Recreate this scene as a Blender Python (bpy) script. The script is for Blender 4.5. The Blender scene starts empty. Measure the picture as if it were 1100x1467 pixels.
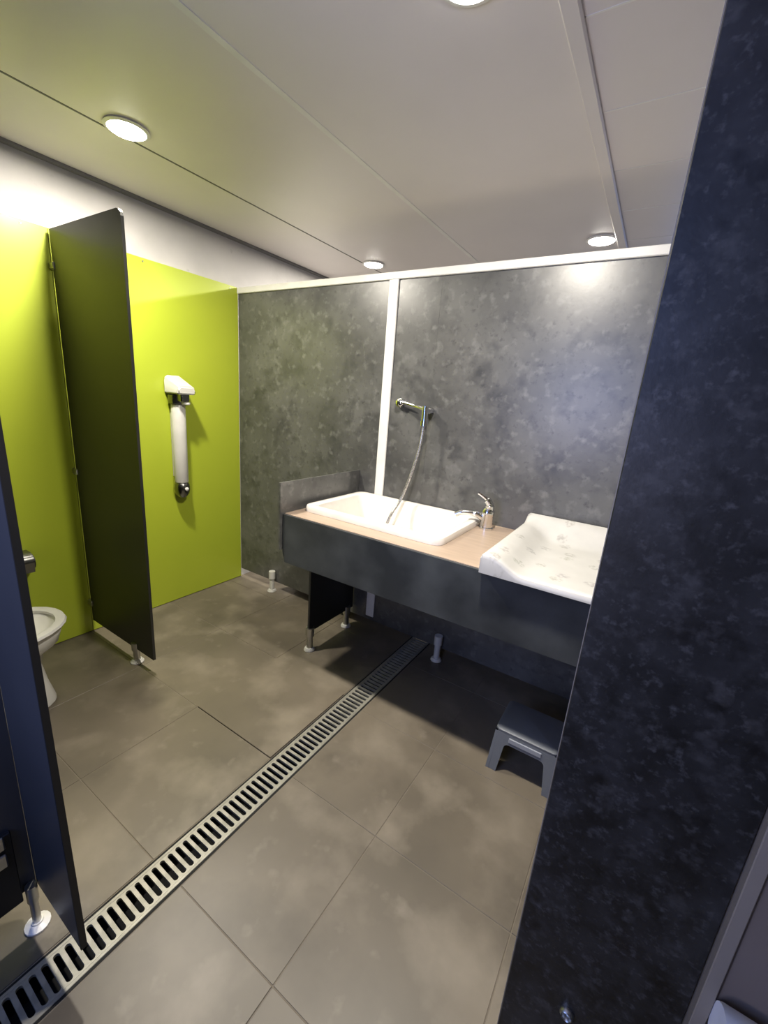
import bpy, bmesh, math, random
from mathutils import Vector, Matrix
S = bpy.context.scene
COL = S.collection
random.seed(4)

# ---------------------------------------------------------------- camera
F_PX, YAW, PITCH, ROLL = 604.33, 0.551297, 0.260958, 0.0786889
cy, sy = math.cos(YAW), math.sin(YAW)
fwd = Vector((-sy*math.cos(PITCH), cy*math.cos(PITCH), -math.sin(PITCH)))
r0 = Vector((cy, sy, 0)); u0 = r0.cross(fwd)
rt = math.cos(ROLL)*r0 + math.sin(ROLL)*u0
up = -math.sin(ROLL)*r0 + math.cos(ROLL)*u0
cam = bpy.data.objects.new('camera', bpy.data.cameras.new('camera'))
COL.objects.link(cam)
M = Matrix((rt, up, -fwd)).transposed().to_4x4()
M.translation = (0, 0, 1.5)
cam.matrix_world = M
cam.data.sensor_fit = 'HORIZONTAL'; cam.data.sensor_width = 36
cam.data.lens = 36*F_PX/1100
cam.data.clip_start = 0.02
S.camera = cam

# ---------------------------------------------------------------- world, daylight, exposure
w = bpy.data.worlds.new('sky'); S.world = w; w.use_nodes = True
w.node_tree.nodes['Background'].inputs['Color'].default_value = (0.35, 0.5, 0.9, 1)
w.node_tree.nodes['Background'].inputs['Strength'].default_value = 0.15
S.view_settings.view_transform = 'Standard'; S.view_settings.look = 'None'
S.view_settings.exposure = 0.0; S.view_settings.gamma = 1.0
S.view_settings.use_curve_mapping = False

def area(name, loc, aim, sx, sz, power, col):
    l = bpy.data.lights.new(name, 'AREA'); l.shape = 'RECTANGLE'; l.size = sx; l.size_y = sz
    l.energy = power; l.color = col
    o = bpy.data.objects.new(name, l); COL.objects.link(o); o.location = loc
    o.rotation_euler = (Vector(aim)-Vector(loc)).to_track_quat('-Z', 'Y').to_euler()
    return o
# daylight through the entrance behind the photographer and through the far window, plus an added ceiling fill
area('entrance_daylight', (-0.72, -0.88, 1.66), (-0.72, 0, 1.60), 0.85, 0.95, 20, (0.22, 0.38, 1.0))
area('ceiling_fill', (-0.72, -0.86, 1.28), (-0.65, 0.3, 2.4), 0.85, 0.25, 9, (1.0, 0.84, 0.74))  # added upward fill that brightens the ceiling, not a real source
area('far_window_daylight', (0.45, 4.72, 1.75), (0.45, 0, 1.75), 1.3, 0.8, 7, (0.25, 0.45, 1.0))

LAMP_W = 42; LAMP_C = (1.0, 0.93, 0.80)
CEIL = 2.465; YB = 2.144; GX = -2.65

# ---------------------------------------------------------------- materials
def mat(name, col, rough=.5, metal=0., col2=None, scale=8., detail=5., lo=.4, hi=.6, bump=0., bscale=60., spec=.5, layers=None, stretch=None):
    m = bpy.data.materials.new(name); m.use_nodes = True
    nt = m.node_tree; b = nt.nodes['Principled BSDF']
    b.inputs['Base Color'].default_value = (*col, 1)
    b.inputs['Roughness'].default_value = rough
    b.inputs['Metallic'].default_value = metal
    b.inputs['Specular IOR Level'].default_value = spec
    tc = nt.nodes.new('ShaderNodeTexCoord')
    vec = tc.outputs['Object']
    if stretch:
        mp = nt.nodes.new('ShaderNodeMapping'); mp.inputs['Scale'].default_value = stretch
        nt.links.new(vec, mp.inputs['Vector']); vec = mp.outputs['Vector']
    if col2 is None: col2 = tuple(c*.93 for c in col)
    def noise_mix(prev, c2, sc, det, lo, hi, seed):
        n = nt.nodes.new('ShaderNodeTexNoise'); n.inputs['Scale'].default_value = sc; n.inputs['Detail'].default_value = det
        n.noise_dimensions = '4D'; n.inputs['W'].default_value = seed
        nt.links.new(vec, n.inputs['Vector'])
        mr = nt.nodes.new('ShaderNodeMapRange'); mr.inputs['From Min'].default_value = lo; mr.inputs['From Max'].default_value = hi
        nt.links.new(n.outputs['Fac'], mr.inputs['Value'])
        mx = nt.nodes.new('ShaderNodeMix'); mx.data_type = 'RGBA'
        nt.links.new(mr.outputs['Result'], mx.inputs['Factor'])
        if prev is None: mx.inputs['A'].default_value = (*col, 1)
        else: nt.links.new(prev, mx.inputs['A'])
        mx.inputs['B'].default_value = (*c2, 1)
        return mx.outputs['Result']
    out = noise_mix(None, col2, scale, detail, lo, hi, 0.)
    for i, L in enumerate(layers or []):
        out = noise_mix(out, *L, 3.7*(i+1))
    nt.links.new(out, b.inputs['Base Color'])
    if bump:
        n = nt.nodes.new('ShaderNodeTexNoise'); n.inputs['Scale'].default_value = bscale; n.inputs['Detail'].default_value = 4
        nt.links.new(vec, n.inputs['Vector'])
        bp = nt.nodes.new('ShaderNodeBump'); bp.inputs['Strength'].default_value = bump; bp.inputs['Distance'].default_value = .004
        nt.links.new(n.outputs['Fac'], bp.inputs['Height']); nt.links.new(bp.outputs['Normal'], b.inputs['Normal'])
    return m

MT = {}
MT['slate'] = mat('slate laminate', (.068,.068,.067), .34, col2=(.122,.122,.119), scale=3.6, detail=9, lo=.36, hi=.68, bump=.03, bscale=90,
                  layers=[((.045,.046,.048), 11., 9., .50, .72), ((.185,.185,.18), 22., 9., .55, .80), ((.04,.04,.042), 45., 6., .56, .80)], spec=.75)
MT['slate_dark'] = mat('counter laminate', (.028,.032,.036), .34, col2=(.072,.079,.084), scale=5, detail=9, lo=.36, hi=.68, bump=.05, bscale=90)
MT['speckle'] = mat('speckled black laminate', (.010,.010,.010), .42, col2=(.026,.026,.026), scale=20, detail=9, lo=.40, hi=.66, bump=.04, bscale=150,
                    layers=[((.070,.068,.065), 135., 6., .54, .76), ((.005,.005,.005), 32., 5., .52, .68), ((.060,.058,.055), 55., 9., .54, .80)], spec=.5)
MT['nearpanel'] = mat('dark grey laminate', (.046,.050,.058), .36, col2=(.054,.058,.066), scale=3)
MT['black'] = mat('matte black laminate', (.020,.021,.019), .42, col2=(.024,.024,.023), scale=3)
MT['coreblack'] = mat('black panel core', (.008,.008,.009), .6)
MT['green'] = mat('lime green laminate', (.40,.475,.035), .34, col2=(.375,.455,.033), scale=1.6)
MT['plaster'] = mat('white painted wall', (.52,.505,.50), .7, col2=(.45,.44,.435), scale=3.5, detail=8, lo=.45, hi=.7, bump=.5, bscale=22,
                    layers=[((.33,.33,.32), 9., 10., .66, .74)])
MT['ceil'] = mat('off white ceiling panel', (.80,.75,.735), .38, col2=(.75,.705,.69), scale=1.4, detail=4, lo=.4, hi=.65)
MT['seam'] = mat('cream joint strip', (.86,.84,.80), .4)
MT['edgegrey'] = mat('grey edge strip', (.20,.195,.19), .6)
MT['seamdark'] = mat('grey joint strip', (.16,.155,.15), .6)
MT['trim'] = mat('white aluminium trim', (.82,.81,.78), .35)
MT['grout'] = mat('brown grout', (.185,.158,.120), .9, scale=30)
MT['tile'] = mat('taupe stone tile', (.170,.143,.108), .42, col2=(.112,.095,.072), scale=1.6, detail=8, lo=.38, hi=.64, bump=.025, bscale=60,
                 layers=[((.240,.206,.160), 4.0, 9., .50, .72), ((.075,.063,.049), 2.6, 9., .54, .76), ((.22,.19,.15), 12., 7., .60, .80)])
MT['grate'] = mat('galvanised grating', (.36,.345,.295), .45, metal=.3, col2=(.27,.26,.22), scale=25)
MT['channel'] = mat('shade painted channel', (.003,.003,.003), .8)  # near-black colour stands in for the shade down in the slots
MT['chrome'] = mat('chrome', (.75,.75,.74), .13, metal=1.)
MT['darkchrome'] = mat('dark chrome', (.22,.22,.21), .22, metal=1.)
MT['steel'] = mat('brushed steel', (.55,.55,.53), .33, metal=1., scale=40)
MT['hose'] = mat('braided steel hose', (.68,.66,.62), .3, metal=.8, col2=(.35,.34,.33), scale=160, lo=.45, hi=.55)
MT['white'] = mat('white plastic', (.60,.59,.56), .3)
MT['enamel'] = mat('white enamel', (.86,.82,.77), .16)
MT['ceramic'] = mat('white ceramic', (.80,.79,.75), .12)
MT['worktop'] = mat('beige worktop', (.45,.345,.265), .35, col2=(.40,.305,.235), scale=3, stretch=(1.5, 14, 14))
MT['stool'] = mat('grey plastic', (.16,.175,.20), .45, bump=.1, bscale=200)
MT['stoolmark'] = mat('pale grey plastic', (.33,.35,.39), .4)
MT['doorgrey'] = mat('pale grey door', (.20,.160,.128), .45, scale=2)
MT['doorframe'] = mat('off white door frame', (.27,.23,.18), .45)
MT['endshade'] = mat('painted end shade', (.01,.01,.01), .5)
MT['paper'] = mat('white paper', (.8,.8,.82), .9, scale=30)

# changing mat : white wipe-clean cover with faint printed motifs
def mat_print():
    m = mat('printed mat cover', (.60,.59,.565), .38)
    nt = m.node_tree; b = nt.nodes['Principled BSDF']
    old = b.inputs['Base Color'].links[0].from_socket
    tc = nt.nodes.new('ShaderNodeTexCoord')
    nz = nt.nodes.new('ShaderNodeTexNoise'); nz.inputs['Scale'].default_value = 30
    nt.links.new(tc.outputs['Object'], nz.inputs['Vector'])
    add = nt.nodes.new('ShaderNodeMix'); add.data_type = 'VECTOR'; add.inputs['Factor'].default_value = .03
    nt.links.new(tc.outputs['Object'], add.inputs['A']); nt.links.new(nz.outputs['Color'], add.inputs['B'])
    v = nt.nodes.new('ShaderNodeTexVoronoi'); v.inputs['Scale'].default_value = 8.5; v.voronoi_dimensions = '2D'
    nt.links.new(add.outputs['Result'], v.inputs['Vector'])
    mr = nt.nodes.new('ShaderNodeMapRange'); mr.inputs['From Min'].default_value = .22; mr.inputs['From Max'].default_value = .14
    nt.links.new(v.outputs['Distance'], mr.inputs['Value'])
    n2 = nt.nodes.new('ShaderNodeTexNoise'); n2.inputs['Scale'].default_value = 70
    nt.links.new(tc.outputs['Object'], n2.inputs['Vector'])
    m2 = nt.nodes.new('ShaderNodeMapRange'); m2.inputs['From Min'].default_value = .4; m2.inputs['From Max'].default_value = .62; m2.inputs['To Max'].default_value = .5
    nt.links.new(n2.outputs['Fac'], m2.inputs['Value'])
    mu = nt.nodes.new('ShaderNodeMath'); mu.operation = 'MULTIPLY'
    nt.links.new(mr.outputs['Result'], mu.inputs[0]); nt.links.new(m2.outputs['Result'], mu.inputs[1])
    hs = nt.nodes.new('ShaderNodeMix'); hs.data_type = 'RGBA'
    nt.links.new(v.outputs['Color'], hs.inputs['A']); hs.inputs['B'].default_value = (.20,.19,.17,1); hs.inputs['Factor'].default_value = .95
    mx = nt.nodes.new('ShaderNodeMix'); mx.data_type = 'RGBA'
    nt.links.new(mu.outputs[0], mx.inputs['Factor']); nt.links.new(old, mx.inputs['A']); nt.links.new(hs.outputs['Result'], mx.inputs['B'])
    nt.links.new(mx.outputs['Result'], b.inputs['Base Color'])
    return m
MT['matprint'] = mat_print()

def emis(name, col, s):
    m = bpy.data.materials.new(name); m.use_nodes = True
    b = m.node_tree.nodes['Principled BSDF']
    b.inputs['Base Color'].default_value = (.8,.8,.8,1)
    b.inputs['Emission Color'].default_value = (*col, 1); b.inputs['Emission Strength'].default_value = s
    return m
MT['lens'] = emis('lit lamp lens', (1, .96, .88), 28)

# ---------------------------------------------------------------- mesh helpers
def finish(name, bm, m, parent=None, smooth=False, loc=None):
    bmesh.ops.recalc_face_normals(bm, faces=bm.faces[:])
    me = bpy.data.meshes.new(name); bm.to_mesh(me); bm.free()
    me.materials.append(MT[m])
    if smooth:
        for p in me.polygons: p.use_smooth = True
        me.set_sharp_from_angle(angle=math.radians(38))
    o = bpy.data.objects.new(name, me); COL.objects.link(o)
    if parent:
        o.parent = parent
        o.matrix_parent_inverse = Matrix.Translation(parent.matrix_basis.translation).inverted() if parent.parent is None else Matrix.Identity(4)
        if parent.parent is not None:
            o.matrix_parent_inverse = Matrix.Identity(4)
    return o

def bx(bm, x0, x1, y0, y1, z0, z1, bev=0., seg=1):
    vs = [bm.verts.new((x, y, z)) for x in (x0, x1) for y in (y0, y1) for z in (z0, z1)]
    fs = [(0,1,3,2),(4,6,7,5),(0,4,5,1),(2,3,7,6),(0,2,6,4),(1,5,7,3)]
    faces = [bm.faces.new([vs[i] for i in f]) for f in fs]
    if bev:
        es = list({e for f in faces for e in f.edges})
        bmesh.ops.bevel(bm, geom=es, offset=bev, segments=seg, affect='EDGES', profile=.5)
    return bm

def box(name, m, dims, parent=None, bev=0., seg=1, smooth=False):
    return finish(name, bx(bmesh.new(), *dims, bev, seg), m, parent, smooth or seg > 1)

def loft(bm, rings, cap0=True, cap1=True, closed=True):
    R_ = [[bm.verts.new(p) for p in r] for r in rings]
    n = len(R_[0])
    for a, b in zip(R_, R_[1:]):
        for i in range(n if closed else n-1):
            j = (i+1) % n
            bm.faces.new((a[i], a[j], b[j], b[i]))
    if cap0: bm.faces.new(R_[0][::-1])
    if cap1: bm.faces.new(R_[-1])
    return bm

def circ(c, r, n=16, ax='z', ry=None):
    ry = r if ry is None else ry
    out = []
    for i in range(n):
        a = 2*math.pi*i/n; p, q = r*math.cos(a), ry*math.sin(a)
        out.append({'z': (c[0]+p, c[1]+q, c[2]), 'y': (c[0]+p, c[1], c[2]+q), 'x': (c[0], c[1]+p, c[2]+q)}[ax])
    return out

def lathe(bm, c, prof, ax='z', n=16):
    rings = []
    for r, h in prof:
        cc = list(c); cc['xyz'.index(ax)] += h
        rings.append(circ(cc, max(r, .0004), n, ax))
    return loft(bm, rings)

def tube(bm, pts, r, n=10):
    pts = [Vector(p) for p in pts]; rings = []
    rr = r if isinstance(r, (list, tuple)) else [r]*len(pts)
    prev = None
    for i, p in enumerate(pts):
        t = (pts[min(i+1, len(pts)-1)] - pts[max(i-1, 0)]).normalized()
        if prev is None:
            u = t.orthogonal().normalized()
        else:
            u = (prev - t*prev.dot(t)).normalized()
        prev = u; v = t.cross(u)
        rings.append([p + rr[i]*(math.cos(2*math.pi*k/n)*u + math.sin(2*math.pi*k/n)*v) for k in range(n)])
    return loft(bm, rings)

def spline(pts, n=8):
    P = [Vector(p) for p in pts]; P = [2*P[0]-P[1]] + P + [2*P[-1]-P[-2]]; out = []
    for i in range(1, len(P)-2):
        for k in range(n):
            t = k/n
            out.append(.5*((2*P[i]) + (P[i+1]-P[i-1])*t + (2*P[i-1]-5*P[i]+4*P[i+1]-P[i+2])*t*t + (3*P[i]-P[i-1]-3*P[i+1]+P[i+2])*t**3))
    out.append(P[-2]); return out

def rrect(x0, x1, y0, y1, r, z, n=6):
    out = []
    for (cx, cy_, a0) in ((x1-r, y1-r, 0), (x0+r, y1-r, 90), (x0+r, y0+r, 180), (x1-r, y0+r, 270)):
        for k in range(n+1):
            a = math.radians(a0+90*k/n); out.append((cx+r*math.cos(a), cy_+r*math.sin(a), z))
    return out

def prism(bm, poly, ax, h0, h1):
    def P(p, h):
        return {'y': (p[0], h, p[1]), 'x': (h, p[0], p[1]), 'z': (p[0], p[1], h)}[ax]
    a = [bm.verts.new(P(p, h0)) for p in poly]; b = [bm.verts.new(P(p, h1)) for p in poly]
    bm.faces.new(a); bm.faces.new(b[::-1])
    for i in range(len(poly)):
        j = (i+1) % len(poly); bm.faces.new((a[i], b[i], b[j], a[j]))
    return bm

def thing(name, label, cat, loc=(0,0,0), group=None):
    o = bpy.data.objects.new(name, None); COL.objects.link(o); o.location = loc
    o.empty_display_size = .05
    o['label'] = label; o['category'] = cat; o['kind'] = 'thing'
    if group: o['group'] = group
    return o

def struct(o):
    o['kind'] = 'structure'; return o

def link_copy(o, parent, loc):
    c = o.copy(); COL.objects.link(c); c.parent = parent; c.location = loc
    return c

# ---------------------------------------------------------------- floor
DX0, DX1 = -1.088, -0.962          # floor drain, seen from above
bm = bmesh.new()
bx(bm, -2.75, DX0, -1.6, 4.7, -.16, -.0018); bx(bm, DX1, 1.25, -1.6, 4.7, -.16, -.0018)
floor = struct(finish('floor', bm, 'grout'))
def tile(x0, x1, y0, y1, dz=0.):
    g = .0016
    box('floor_tile', 'tile', (x0+g, x1-g, y0+g, y1-g, -.0055, dz), floor, bev=.0008)
LY = [-.75, -.485, .02, .523, 1.022, 1.527, 2.03, 2.535, 3.04, 3.545, 4.05, 4.6]
RY = [-.75, -.435, .045, .530, 1.012, 1.492, 1.972, 2.452, 2.93, 3.41, 3.89, 4.37, 4.6]
for a, b in zip(LY, LY[1:]):
    for c, d in ((-2.68, -2.1), (-2.1, -1.595), (-1.595, DX0-.006)):
        raised = .006 if (c == -1.595 and abs(a-1.022) < .01) else random.uniform(-.0006, .0008)
        tile(c, d, a, b, raised)
for a, b in zip(RY, RY[1:]):
    for c, d in ((DX1+.006, -.552), (-.552, -.066), (-.066, .414), (.414, .894), (.894, 1.2)):
        tile(c, d, a, b, random.uniform(-.0006, .0008))

# ---------------------------------------------------------------- ceiling
ceiling = struct(box('ceiling', 'seam', (-2.75, 1.25, -1.6, 4.7, CEIL+.008, CEIL+.10)))
PX = [-2.68, -2.1, -1.29, -.388]
for c, d in zip(PX, PX[1:]):
    box('ceiling_panel', 'ceil', (c+.004, d-.004, -1.5, 4.6, CEIL, CEIL+.0085), ceiling, bev=.0015)
y = -.63
while y < 4.6:
    box('ceiling_panel', 'ceil', (-.384, 1.2, max(y, -.75)+.0018, min(y+.4, 4.6)-.0018, CEIL, CEIL+.0085), ceiling, bev=.0015)
    if y > .5: box('joint_strip', 'seam', (-.362, 1.2, y+.397, y+.403, CEIL-.0012, CEIL+.0005), ceiling)
    y += .4
box('joint_strip', 'seam', (-1.302, -1.278, -1.5, 4.6, CEIL-.002, CEIL+.001), ceiling)
box('joint_strip', 'ceil', (-.412, -.364, -1.5, 4.6, CEIL-.014, CEIL+.001), ceiling, bev=.005)
box('edge_strip', 'edgegrey', (-2.666, -2.632, -.75, 4.6, CEIL-.012, CEIL+.001), ceiling)
box('joint_strip', 'seamdark', (-2.106, -2.097, -1.5, 4.6, CEIL-.001, CEIL+.001), ceiling)

# ---------------------------------------------------------------- walls
wl = struct(box('wall_left', 'plaster', (-2.78, -2.665, -1.6, 4.7, -.05, CEIL+.01)))
for a, b in ((-.75, -.12), (-.12, 1.035), (1.035, YB-.001)):
    p = box('green_panel', 'green', (-2.666, GX, a+.0008, b-.0008, .004, 2.168), wl, bev=.001)
for yy, zz in ((.62, 2.156), (.929, 2.152), (1.486, 2.150), (2.075, 2.150)):
    box('screw', 'steel', (GX-.001, GX+.003, yy-.004, yy+.004, zz-.004, zz+.004), wl, bev=.002)

wb = struct(bpy.data.objects.new('wall_back', None)); COL.objects.link(wb)
for a, b in ((GX+.001, -1.362), (-1.362, -1.076), (-1.076, 1.19)):
    box('wall_panel', 'slate', (a+.0003, b-.0003, YB, YB+.013, .072, 2.135), wb)
box('top_trim', 'trim', (GX+.001, 1.19, YB-.013, YB+.022, 2.128, 2.166), wb, bev=.003)
box('vertical_trim', 'trim', (-1.394, -1.334, YB-.011, YB+.001, .10, 2.130), wb, bev=.003)
def foot(x, y, h, parent, r=.016, m='steel', fr=.034, fm='white'):
    l = finish('leg', lathe(bmesh.new(), (x, y, 0), [(r, .006), (r, h*.62), (r*1.35, h*.64), (r*1.35, h)], n=14), m, parent, True)
    finish('foot_flange', lathe(bmesh.new(), (x, y, 0), [(fr, .0012), (fr, .006), (r*1.5, .014), (r*1.4, .018)], n=16), fm, l, True)
    return l
for x in (-2.262, -.85, .2):
    foot(x, YB-.028, .165, wb, .018, 'white')

struct(box('wall_far', 'plaster', (-2.75, -.2, 4.6, 4.7, -.05, CEIL+.01)))
bm = bmesh.new()
bx(bm, -.2, 1.1, 4.6, 4.7, -.05, 1.35); bx(bm, -.2, 1.1, 4.6, 4.7, 2.15, CEIL+.01); bx(bm, 1.1, 1.25, 4.6, 4.7, -.05, CEIL+.01)
struct(finish('wall_far', bm, 'plaster'))
wr = struct(box('wall_right', 'slate', (1.2, 1.28, -1.6, 4.7, -.05, CEIL+.01)))
bm = bmesh.new()
bx(bm, -2.75, -1.15, -.85, -.75, -.05, CEIL+.01); bx(bm, -.28, 1.25, -.85, -.75, -.05, CEIL+.01)
bx(bm, -1.15, -.28, -.85, -.75, 2.15, CEIL+.01); bx(bm, -1.15, -.28, -.85, -.75, -.05, 1.12)
struct(finish('wall_front', bm, 'slate'))
struct(box('gap_blocker', 'slate', (-2.20, 1.19, 2.30, 2.315, .002, 1.6)))  # added unseen sheet, blocks light so the gap under the panels stays dark

# ---------------------------------------------------------------- floor drain
dr = thing('floor_drain', 'long galvanised slotted drain channel crossing the tiled floor diagonally', 'drain', ((DX0+DX1)/2, .8, 0))
bm = bmesh.new()
bx(bm, DX0, DX1, -.74, 2.27, -.10, -.095); bx(bm, DX0-.004, DX0+.003, -.74, 2.27, -.10, -.001); bx(bm, DX1-.003, DX1+.004, -.74, 2.27, -.10, -.001)
finish('channel', bm, 'channel', dr)
for a, b in ((DX0+.0035, DX0+.013), (DX1-.013, DX1-.0035)):
    box('grate_rail', 'grate', (a, b, -.74, 2.27, -.012, .0015), dr, bev=.0012)
P = .0264; hw = (DX1-DX0)/2-.0128; sl = .0076; se = hw-.005      # one bar with half a slot on either side
poly = []
def half(side):
    out = []; yo = P/2
    pts = [(-hw, yo), (-se-.0001, yo)]
    for k in range(5):
        a = math.pi*k/8
        pts.append((-se+sl*(1-math.cos(a)), yo - sl*math.sin(a)))
    q = [(-x, yy) for x, yy in reversed(pts)]
    return pts+q
top = half(1)
poly = top + [(x, -yy) for x, yy in reversed(top)]
bm = prism(bmesh.new(), poly, 'z', -.008, .001)
slat0 = finish('grate_bar', bm, 'grate', dr)
cx = (DX0+DX1)/2
slat0.matrix_parent_inverse = Matrix.Identity(4)
yy = -.72; first = True
while yy < 2.255:
    lc = (0, yy-.8, 0)
    if first: slat0.location = lc; first = False
    else: link_copy(slat0, dr, lc)
    yy += P

# ---------------------------------------------------------------- lamps
def lamp(x, y, label):
    t = thing('ceiling_spotlight', label, 'spotlight', (x, y, CEIL), 'recessed ceiling spotlights')
    finish('lamp_ring', lathe(bmesh.new(), (x, y, CEIL), [(.064, .0), (.080, -.0005), (.084, -.006), (.070, -.010), (.066, -.004)], n=32), 'trim', t, True)
    finish('lamp_lens', lathe(bmesh.new(), (x, y, CEIL), [(.070, -.004), (.062, -.014), (.035, -.020), (.001, -.022)], n=32), 'lens', t, True)
    l = bpy.data.lights.new('lamp_light', 'AREA'); l.shape = 'DISK'; l.size = .12; l.energy = LAMP_W; l.color = LAMP_C
    o = bpy.data.objects.new('lamp_light', l); COL.objects.link(o); o.parent = t; o.location = (0, 0, -.03)
lamp(-2.025, 1.106, 'glowing round ceiling spotlight above the green wall and the black partition')
lamp(-.58, 1.13, 'glowing round ceiling spotlight nearest to the camera over the tiled floor')
lamp(-2.03, 2.877, 'glowing ceiling spotlight just above the top of the white vertical trim')
lamp(-.486, 2.909, 'glowing ceiling spotlight at the wide ceiling joint beside the tall speckled panel')

# ---------------------------------------------------------------- far stall partition
pt = thing('stall_partition', 'tall thin black partition standing out from the green wall on a short metal leg', 'partition', (-2.3, 1.03, 0))
bm = bmesh.new()
x0, x1, z0, z1, c = -2.622, -1.975, .088, 2.158, .03
prism(bm, [(x0, z0), (x1, z0), (x1, z1-c)] + [(x1-c+c*math.cos(a), z1-c+c*math.sin(a)) for a in (math.pi/6, math.pi/3)] + [(x1-c, z1), (x0, z1)], 'y', 1.030, 1.043)
finish('panel', bm, 'black', pt)
foot(-2.155, 1.0365, .12, pt, .017)
for z in (.99, 2.0, .2):
    br = box('wall_bracket', 'steel', (GX-.001, -2.600, 1.022, 1.051, z-.016, z+.016), pt, bev=.004)

# ---------------------------------------------------------------- near partition with return panel
npn = thing('stall_partition', 'dark blue-lit partition at the left picture edge, reaching over the drain', 'partition', (-1.15, .26, 0))
finish('panel', prism(bmesh.new(), [(-1.20, .130), (-.941, .130), (-.996, 2.155), (-1.20, 2.155)], 'y', .262, .275), 'nearpanel', npn)
finish('panel_edge', prism(bmesh.new(), [(-.941, .130), (-.936, .130), (-.991, 2.155), (-.996, 2.155)], 'y', .2615, .2755), 'coreblack', npn)
box('return_panel', 'nearpanel', (-1.213, -1.20, -.74, .262, .125, 2.155), npn, bev=.001)
kp = box('kick_plate', 'coreblack', (-1.20, -1.188, -.74, .228, .110, .355), npn, bev=.002)
for z in (.262, .318):
    box('hinge_plate', 'steel', (-1.1885, -1.180, .170, .212, z, z+.042), kp, bev=.003)
foot(-1.185, .246, .15, npn, .010, 'steel', .030, 'trim')
sb = thing('stall_partition', 'black partition hidden behind the toilet, closing the stall at its rear', 'partition', (-1.9, .03, 0))
box('panel', 'black', (-2.649, -1.214, .020, .034, .02, 2.155), sb, bev=.001)
foot(-1.6, .05, .1, sb)

# ---------------------------------------------------------------- toilet
TX = -2.19
to = thing('toilet', 'white ceramic toilet with open seat, half hidden behind the left partition', 'toilet', (TX, .4, 0))
def oval(y0, y1, hwid, z, n=28, sq=2.2):
    cyy = (y0+y1)/2; ry = (y1-y0)/2; out = []
    for i in range(n):
        a = 2*math.pi*i/n; c_, s_ = math.cos(a), math.sin(a)
        out.append((TX+hwid*math.copysign(abs(c_)**(2/sq), c_), cyy+ry*math.copysign(abs(s_)**(2/sq), s_), z))
    return out
bm = bmesh.new()
loft(bm, [oval(.20,.668,.104,.001), oval(.20,.668,.104,.02), oval(.21,.648,.090,.10), oval(.22,.632,.085,.20), oval(.20,.645,.112,.27),
          oval(.17,.705,.165,.32), oval(.155,.722,.182,.375), oval(.155,.725,.185,.395), oval(.17,.712,.174,.400),
          oval(.20,.698,.158,.392), oval(.22,.68,.146,.34), oval(.27,.62,.115,.27), oval(.36,.52,.05,.225)])
finish('bowl', bm, 'ceramic', to, True)
bm = bmesh.new()
loft(bm, [oval(.20,.705,.168,.402), oval(.155,.736,.200,.402), oval(.150,.741,.205,.410), oval(.155,.736,.200,.420), oval(.185,.718,.182,.424), oval(.203,.700,.163,.418), oval(.20,.705,.168,.402)], False, False)
finish('seat', bm, 'white', to, True)
box('cistern', 'ceramic', (TX-.19, TX+.19, .036, .20, .37, .76), to, bev=.02, seg=3)
box('cistern_lid', 'ceramic', (TX-.2, TX+.2, .036, .21, .761, .79), to, bev=.01, seg=2)

# toilet paper holder on green wall
tp = thing('paper_holder', 'small chrome toilet paper holder with its shading put into dark chrome on the green wall', 'paper holder', (-2.60, .73, .55))
bm = bmesh.new()
prism(bm, [(.498, -2.649), (.498, -2.565)] + [(.548+.050*math.sin(a), -2.600+.045*math.cos(a)) for a in [math.radians(d) for d in range(0, 91, 15)]] + [(.598, -2.649)], 'y', .62, .772)
# profile is drawn as (z, x): swap into place
for v in bm.verts: v.co = Vector((v.co.z, v.co.y, v.co.x))
finish('cover', bm, 'darkchrome', tp, True)  # darkened metal carries the shading of the rounded cover
finish('end_shade_disc', lathe(bmesh.new(), (-2.605, .7725, .545), [(.038, 0), (.038, .008), (.014, .009), (.012, .006)], 'y', 20), 'endshade', tp, True)  # black disc made for a dark end that is only shading
finish('highlight_knob', lathe(bmesh.new(), (-2.605, .69, .598), [(.010, 0), (.010, .012), (.004, .016)], 'z', 12), 'chrome', tp, True)  # knob shape stands in for a bright highlight on the cover

# ---------------------------------------------------------------- short shower column on the green wall
sc = thing('shower_column', 'short white shower column with chrome ends fixed to the green wall', 'shower', (-2.62, 1.63, 1.1))
bm = bmesh.new()
lathe(bm, (-2.605, 1.630, 0), [(.040, .862), (.043, .868), (.043, 1.362), (.040, 1.368)], 'z', 20)
bx(bm, -2.649, -2.61, 1.60, 1.66, .90, 1.34)
finish('tube', bm, 'white', sc, True)
bm = bmesh.new()
lathe(bm, (-2.605, 1.628, 0), [(.036, 1.364), (.056, 1.372), (.056, 1.424), (.040, 1.434)], 'z', 20)
bx(bm, -2.60, -2.515, 1.598, 1.658, 1.385, 1.440, .008)
finish('collar', bm, 'darkchrome', sc, True)
finish('spray_nozzle', lathe(bmesh.new(), (-2.545, 1.645, 1.385), [(.026, .0), (.026, -.012), (.022, -.016), (.001, -.014)], 'z', 16), 'trim', sc, True)
bm = bmesh.new()
loft(bm, [[(x, 1.628+s*hy, z) for x, z in ((-2.649, zt), (-2.50, zf), (-2.50, 1.432), (-2.649, 1.432))] for s, hy, zt, zf in ((-1, .060, 1.520, 1.462), (-1, .048, 1.545, 1.480), (1, .048, 1.545, 1.480), (1, .060, 1.520, 1.462))])
bmesh.ops.bevel(bm, geom=bm.edges[:], offset=.008, segments=2, affect='EDGES')
finish('shower_head', bm, 'white', sc, True)
kn = finish('push_button', lathe(bmesh.new(), (-2.605, 1.632, 0), [(.036, .862), (.046, .850), (.050, .815), (.044, .785), (.026, .762), (.001, .756)], 'z', 20), 'darkchrome', sc, True)
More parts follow.
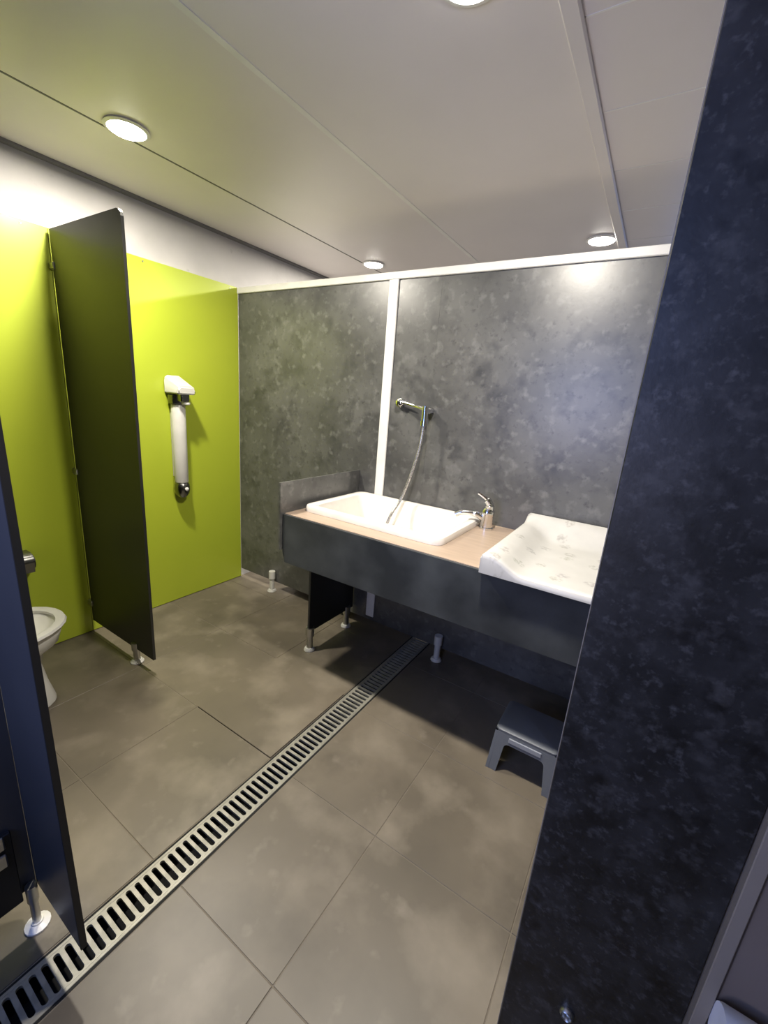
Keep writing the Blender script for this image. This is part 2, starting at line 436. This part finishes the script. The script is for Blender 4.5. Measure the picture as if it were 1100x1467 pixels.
finish('glint_cap', lathe(bmesh.new(), (-2.562, 1.632, .822), [(.012, 0), (.012, .012), (.008, .016), (.001, .017)], 'x', 16), 'trim', kn, True)  # small white cap stands in for the highlight on the chrome ball

# ---------------------------------------------------------------- counter
ct = thing('washing_counter', 'long dark wall-hung counter with beige top under the grey back wall', 'counter', (-.6, 1.8, 0))
CX0, CX1, CY0 = -1.515, .70, 1.50
HX0, HX1, HY0, HY1 = -1.455, -.735, 1.645, 2.085     # cut-out for the tub
bm = bmesh.new()
for d in ((CX0, HX0, CY0, YB-.001), (HX1, CX1, CY0, YB-.001), (HX0, HX1, CY0, HY0), (HX0, HX1, HY1, YB-.001)):
    bx(bm, *d, .872, .900)
bmesh.ops.remove_doubles(bm, verts=bm.verts[:], dist=.0001)
finish('countertop', bm, 'worktop', ct)
bm = bmesh.new()
prism(bm, [(CX0+.015, .640), (CX1, .648), (CX1, .897), (CX0, .897), (CX0, .70)], 'y', CY0-.014, CY0)
finish('apron', bm, 'slate_dark', ct)
box('end_panel', 'slate_dark', (CX0-.003, CX0+.012, CY0, YB-.001, .72, .871), ct)
box('side_splash', 'slate', (CX0-.016, CX0-.004, 1.472, YB-.001, .705, 1.060), ct, bev=.001)
box('support_panel', 'black', (CX0, CX0+.013, 1.70, YB-.012, .125, .871), ct)
box('support_panel', 'black', (.60, .613, 1.70, YB-.012, .125, .871), ct)
for x in (CX0+.0065, .6065):
    for y in (1.716, 2.075):
        foot(x, y, .15, ct, .019)
# waste pipe below the tub

# ---------------------------------------------------------------- baby bath
bb = thing('baby_bath', 'white rectangular baby bath set into the beige counter top', 'bathtub', (-1.09, 1.86, .9))
bm = bmesh.new()
X0, X1, Y0, Y1 = -1.492, -.690, 1.602, 2.128
ins = lambda d, z, r: rrect(X0+d, X1-d, Y0+d, Y1-d, r, z)
loft(bm, [ins(0, .901, .05), ins(-.001, .922, .05), ins(.003, .932, .05), ins(.012, .936, .048), ins(.036, .935, .05), ins(.046, .928, .055), ins(.054, .90, .06),
          ins(.066, .80, .07), ins(.082, .735, .08), ins(.115, .715, .08)], False, True)
finish('tub_shell', bm, 'enamel', bb, True)
finish('drain_plug', lathe(bmesh.new(), (-.85, 1.86, .715), [(.030, .0005), (.028, .004), (.010, .005), (.001, .005)], n=18), 'chrome', bb, True)

# ---------------------------------------------------------------- mixer tap
mt = thing('mixer_tap', 'chrome single lever mixer tap between baby bath and changing mat', 'tap', (-.645, 2.04, .9))
tx, ty = -.640, 2.045
finish('tap_body', lathe(bmesh.new(), (tx, ty, .9), [(.036, .0008), (.036, .008), (.031, .012), (.030, .070), (.033, .074), (.033, .092), (.024, .108), (.001, .112)], n=20), 'chrome', mt, True)
finish('spout', tube(bmesh.new(), spline([(tx-.012, ty-.003, .950), (tx-.06, ty-.022, .972), (tx-.115, ty-.045, .972), (tx-.150, ty-.058, .955)]), [.017]*9+[.014]*16), 'chrome', mt, True)
finish('lever', tube(bmesh.new(), spline([(tx+.006, ty, 1.000), (tx+.002, ty-.004, 1.035), (tx-.020, ty-.010, 1.060), (tx-.055, ty-.020, 1.082)]), [.022]*6+[.018]*8+[.010]*11), 'chrome', mt, True)

# ---------------------------------------------------------------- wall shower above the bath
ws = thing('wall_shower', 'chrome wall pipe with a steel hose hanging down into the white bath', 'shower', (-1.09, 2.1, 1.45))
fl_ = lathe(bmesh.new(), (-1.255, YB-.032, 1.486), [(.014, -.012), (.020, -.008), (.020, .008), (.026, .010), (.026, .031)], 'y', 16)
finish('valve', fl_, 'chrome', ws, True)
finish('pipe', tube(bmesh.new(), spline([(-1.262, YB-.034, 1.492), (-1.20, YB-.036, 1.486), (-1.13, YB-.046, 1.472), (-1.072, YB-.075, 1.462)]), .0095), 'chrome', ws, True)
bm = bmesh.new()
tube(bm, [(-1.063, YB-.080, 1.478), (-1.060, YB-.083, 1.400)], .017, 14)
tube(bm, [(-1.060, YB-.083, 1.402), (-1.059, YB-.084, 1.378)], .022, 14)
bx(bm, -1.082, -1.046, YB-.080, YB-.001, 1.442, 1.470, .004)
finish('holder', bm, 'chrome', ws, True)
finish('hose', tube(bmesh.new(), spline([(-1.059, YB-.084, 1.382), (-1.068, YB-.095, 1.25), (-1.098, YB-.11, 1.10), (-1.135, YB-.13, .965), (-1.160, YB-.19, .87), (-1.175, YB-.24, .74)]), .0085, 10), 'hose', ws, True)

# ---------------------------------------------------------------- changing mat
cm = thing('changing_mat', 'white padded changing mat with faint grey motifs, raised sides, on the counter end', 'changing mat', (-.08, 1.8, .9))
MX0, MX1, MY0, MY1 = -.458, .305, 1.452, YB-.016
def hz(x, y):
    d = min(x-MX0, MX1-x); e = MY1-y; z = .928
    if d < .158: z += .052*(lambda t: t*t*(3-2*t))(max(0, min(1, (.158-d)/.125)))
    if e < .16: z = max(z, .928+.085*max(0, min(1, (.16-e)/.13))**1.1)
    b = min(d, e, y-MY0)
    if b < .018: z -= .020*(1-math.sqrt(max(0, 1-((.018-b)/.018)**2)))
    return z
xs = sorted(set([MX0, MX0+.004, MX0+.010, MX0+.018, MX1-.018, MX1-.010, MX1-.004, MX1] + [MX0+.03+i*(MX1-MX0-.06)/26 for i in range(27)]))
ys = sorted(set([MY0, MY0+.004, MY0+.010, MY0+.018, MY1-.018, MY1-.010, MY1-.004, MY1] + [MY0+.03+i*(MY1-MY0-.06)/22 for i in range(23)]))
bm = bmesh.new()
g = [[bm.verts.new((x, y, hz(x, y))) for y in ys] for x in xs]
for i in range(len(xs)-1):
    for j in range(len(ys)-1):
        bm.faces.new((g[i][j], g[i+1][j], g[i+1][j+1], g[i][j+1]))
ring = [g[i][0] for i in range(len(xs))] + [g[-1][j] for j in range(1, len(ys))] + [g[i][-1] for i in range(len(xs)-2, -1, -1)] + [g[0][j] for j in range(len(ys)-2, 0, -1)]
low = [bm.verts.new((v.co.x, v.co.y, .9015)) for v in ring]
n = len(ring)
for i in range(n):
    j = (i+1) % n; bm.faces.new((ring[i], low[i], low[j], ring[j]))
bm.faces.new(low)
finish('padded_cover', bm, 'matprint', cm, True)

# ---------------------------------------------------------------- step stool
ss = thing('step_stool', 'small dark grey plastic step stool standing under the counter', 'stool', (-.195, 1.66, 0))
sx0, sx1, y0, y1, zt = -.322, -.070, 1.560, 1.775, .205
bm = bmesh.new()
loft(bm, [rrect(sx0+.002, sx1-.002, y0+.002, y1-.002, .022, zt-.018), rrect(sx0, sx1, y0, y1, .022, zt-.012), rrect(sx0, sx1, y0, y1, .022, zt-.004), rrect(sx0+.006, sx1-.006, y0+.006, y1-.006, .020, zt)])
finish('step_top', bm, 'stool', ss, True)
def arch(a0, a1, sp, w, zc):
    mid = []
    i0, i1 = a0+w, a1-w
    r = .02
    mid = [(i0-sp, .001), (i0, zc-r)] + [(i0+r-r*math.cos(t), zc-r+r*math.sin(t)) for t in (.5, 1.05)] + [(i0+r, zc), (i1-r, zc)] + [(i1-r+r*math.sin(t), zc-r+r*math.cos(t)) for t in (.5, 1.05)] + [(i1, zc-r), (i1+sp, .001)]
    return [(a0-sp, .001)] + mid + [(a1+sp, .001), (a1, zt-.014), (a0, zt-.014)]
def slanted(name, poly, ax, h, th, sp):
    bm = prism(bmesh.new(), poly, ax, h, h+th)
    k = 'xyz'.index(ax)
    for v in bm.verts: v.co[k] += sp*(zt-v.co.z)/zt
    return finish(name, bm, 'stool', ss)
fp = slanted('front_panel', arch(sx0, sx1, .014, .044, .145), 'y', y0+.001, .012, -.014)
slanted('back_panel', arch(sx0, sx1, .014, .044, .145), 'y', y1-.013, .012, .014)
slanted('side_panel', arch(y0, y1, .014, .050, .11), 'x', sx0+.001, .012, -.014)
slanted('side_panel', arch(y0, y1, .014, .050, .11), 'x', sx1-.013, .012, .014)
box('raised_band', 'stoolmark', (-.262, -.130, y0-.0055, y0+.002, .158, .180), fp, bev=.002)

# ---------------------------------------------------------------- speckled panel and door near the camera
rp = thing('screen_panel', 'tall black speckled panel close to the camera, filling the right side', 'panel', (.07, .5, 0))
box('panel', 'speckle', (-.0235, .167, .500, .513, .01, CEIL-.002), rp, bev=.001)
box('edge_trim', 'doorframe', (-.0245, -.0225, .5015, .5145, .01, CEIL-.002), rp)
bo = finish('lock_ring', lathe(bmesh.new(), (.057, .500, .692), [(.0095, 0), (.0095, -.004), (.0072, -.007), (.005, -.004), (.005, -.001)], 'y', 18), 'steel', rp, True)

d1 = struct(bpy.data.objects.new('door_1', None)); COL.objects.link(d1); d1.location = (.55, .5, 0)
box('door_frame', 'doorframe', (.1685, .1815, .488, .513, .01, CEIL-.002), d1, bev=.001)
box('door_leaf', 'doorgrey', (.1832, .95, .494, .530, .015, 2.10), d1, bev=.0015)
box('door_frame', 'doorframe', (.952, 1.199, .488, .530, .01, CEIL-.002), d1)
box('door_header', 'doorframe', (.1832, .951, .488, .530, 2.103, CEIL-.002), d1)
ph = thing('paper_roll', 'white paper roll on the pale grey door at the bottom right corner', 'paper roll', (.235, .455, .87))
lathe_bm = lathe(bmesh.new(), (.232, .452, .868), [(.020, -.05), (.040, -.05), (.041, -.047), (.041, .047), (.040, .05), (.020, .05)], 'x', 28)
finish('roll', lathe_bm, 'paper', ph, True)
bm = tube(bmesh.new(), [(.175+.0, .452, .868), (.29, .452, .868)], .006, 10)
bx(bm, .286, .294, .450, .4935, .860, .876)
finish('roll_bar', bm, 'chrome', ph, True)
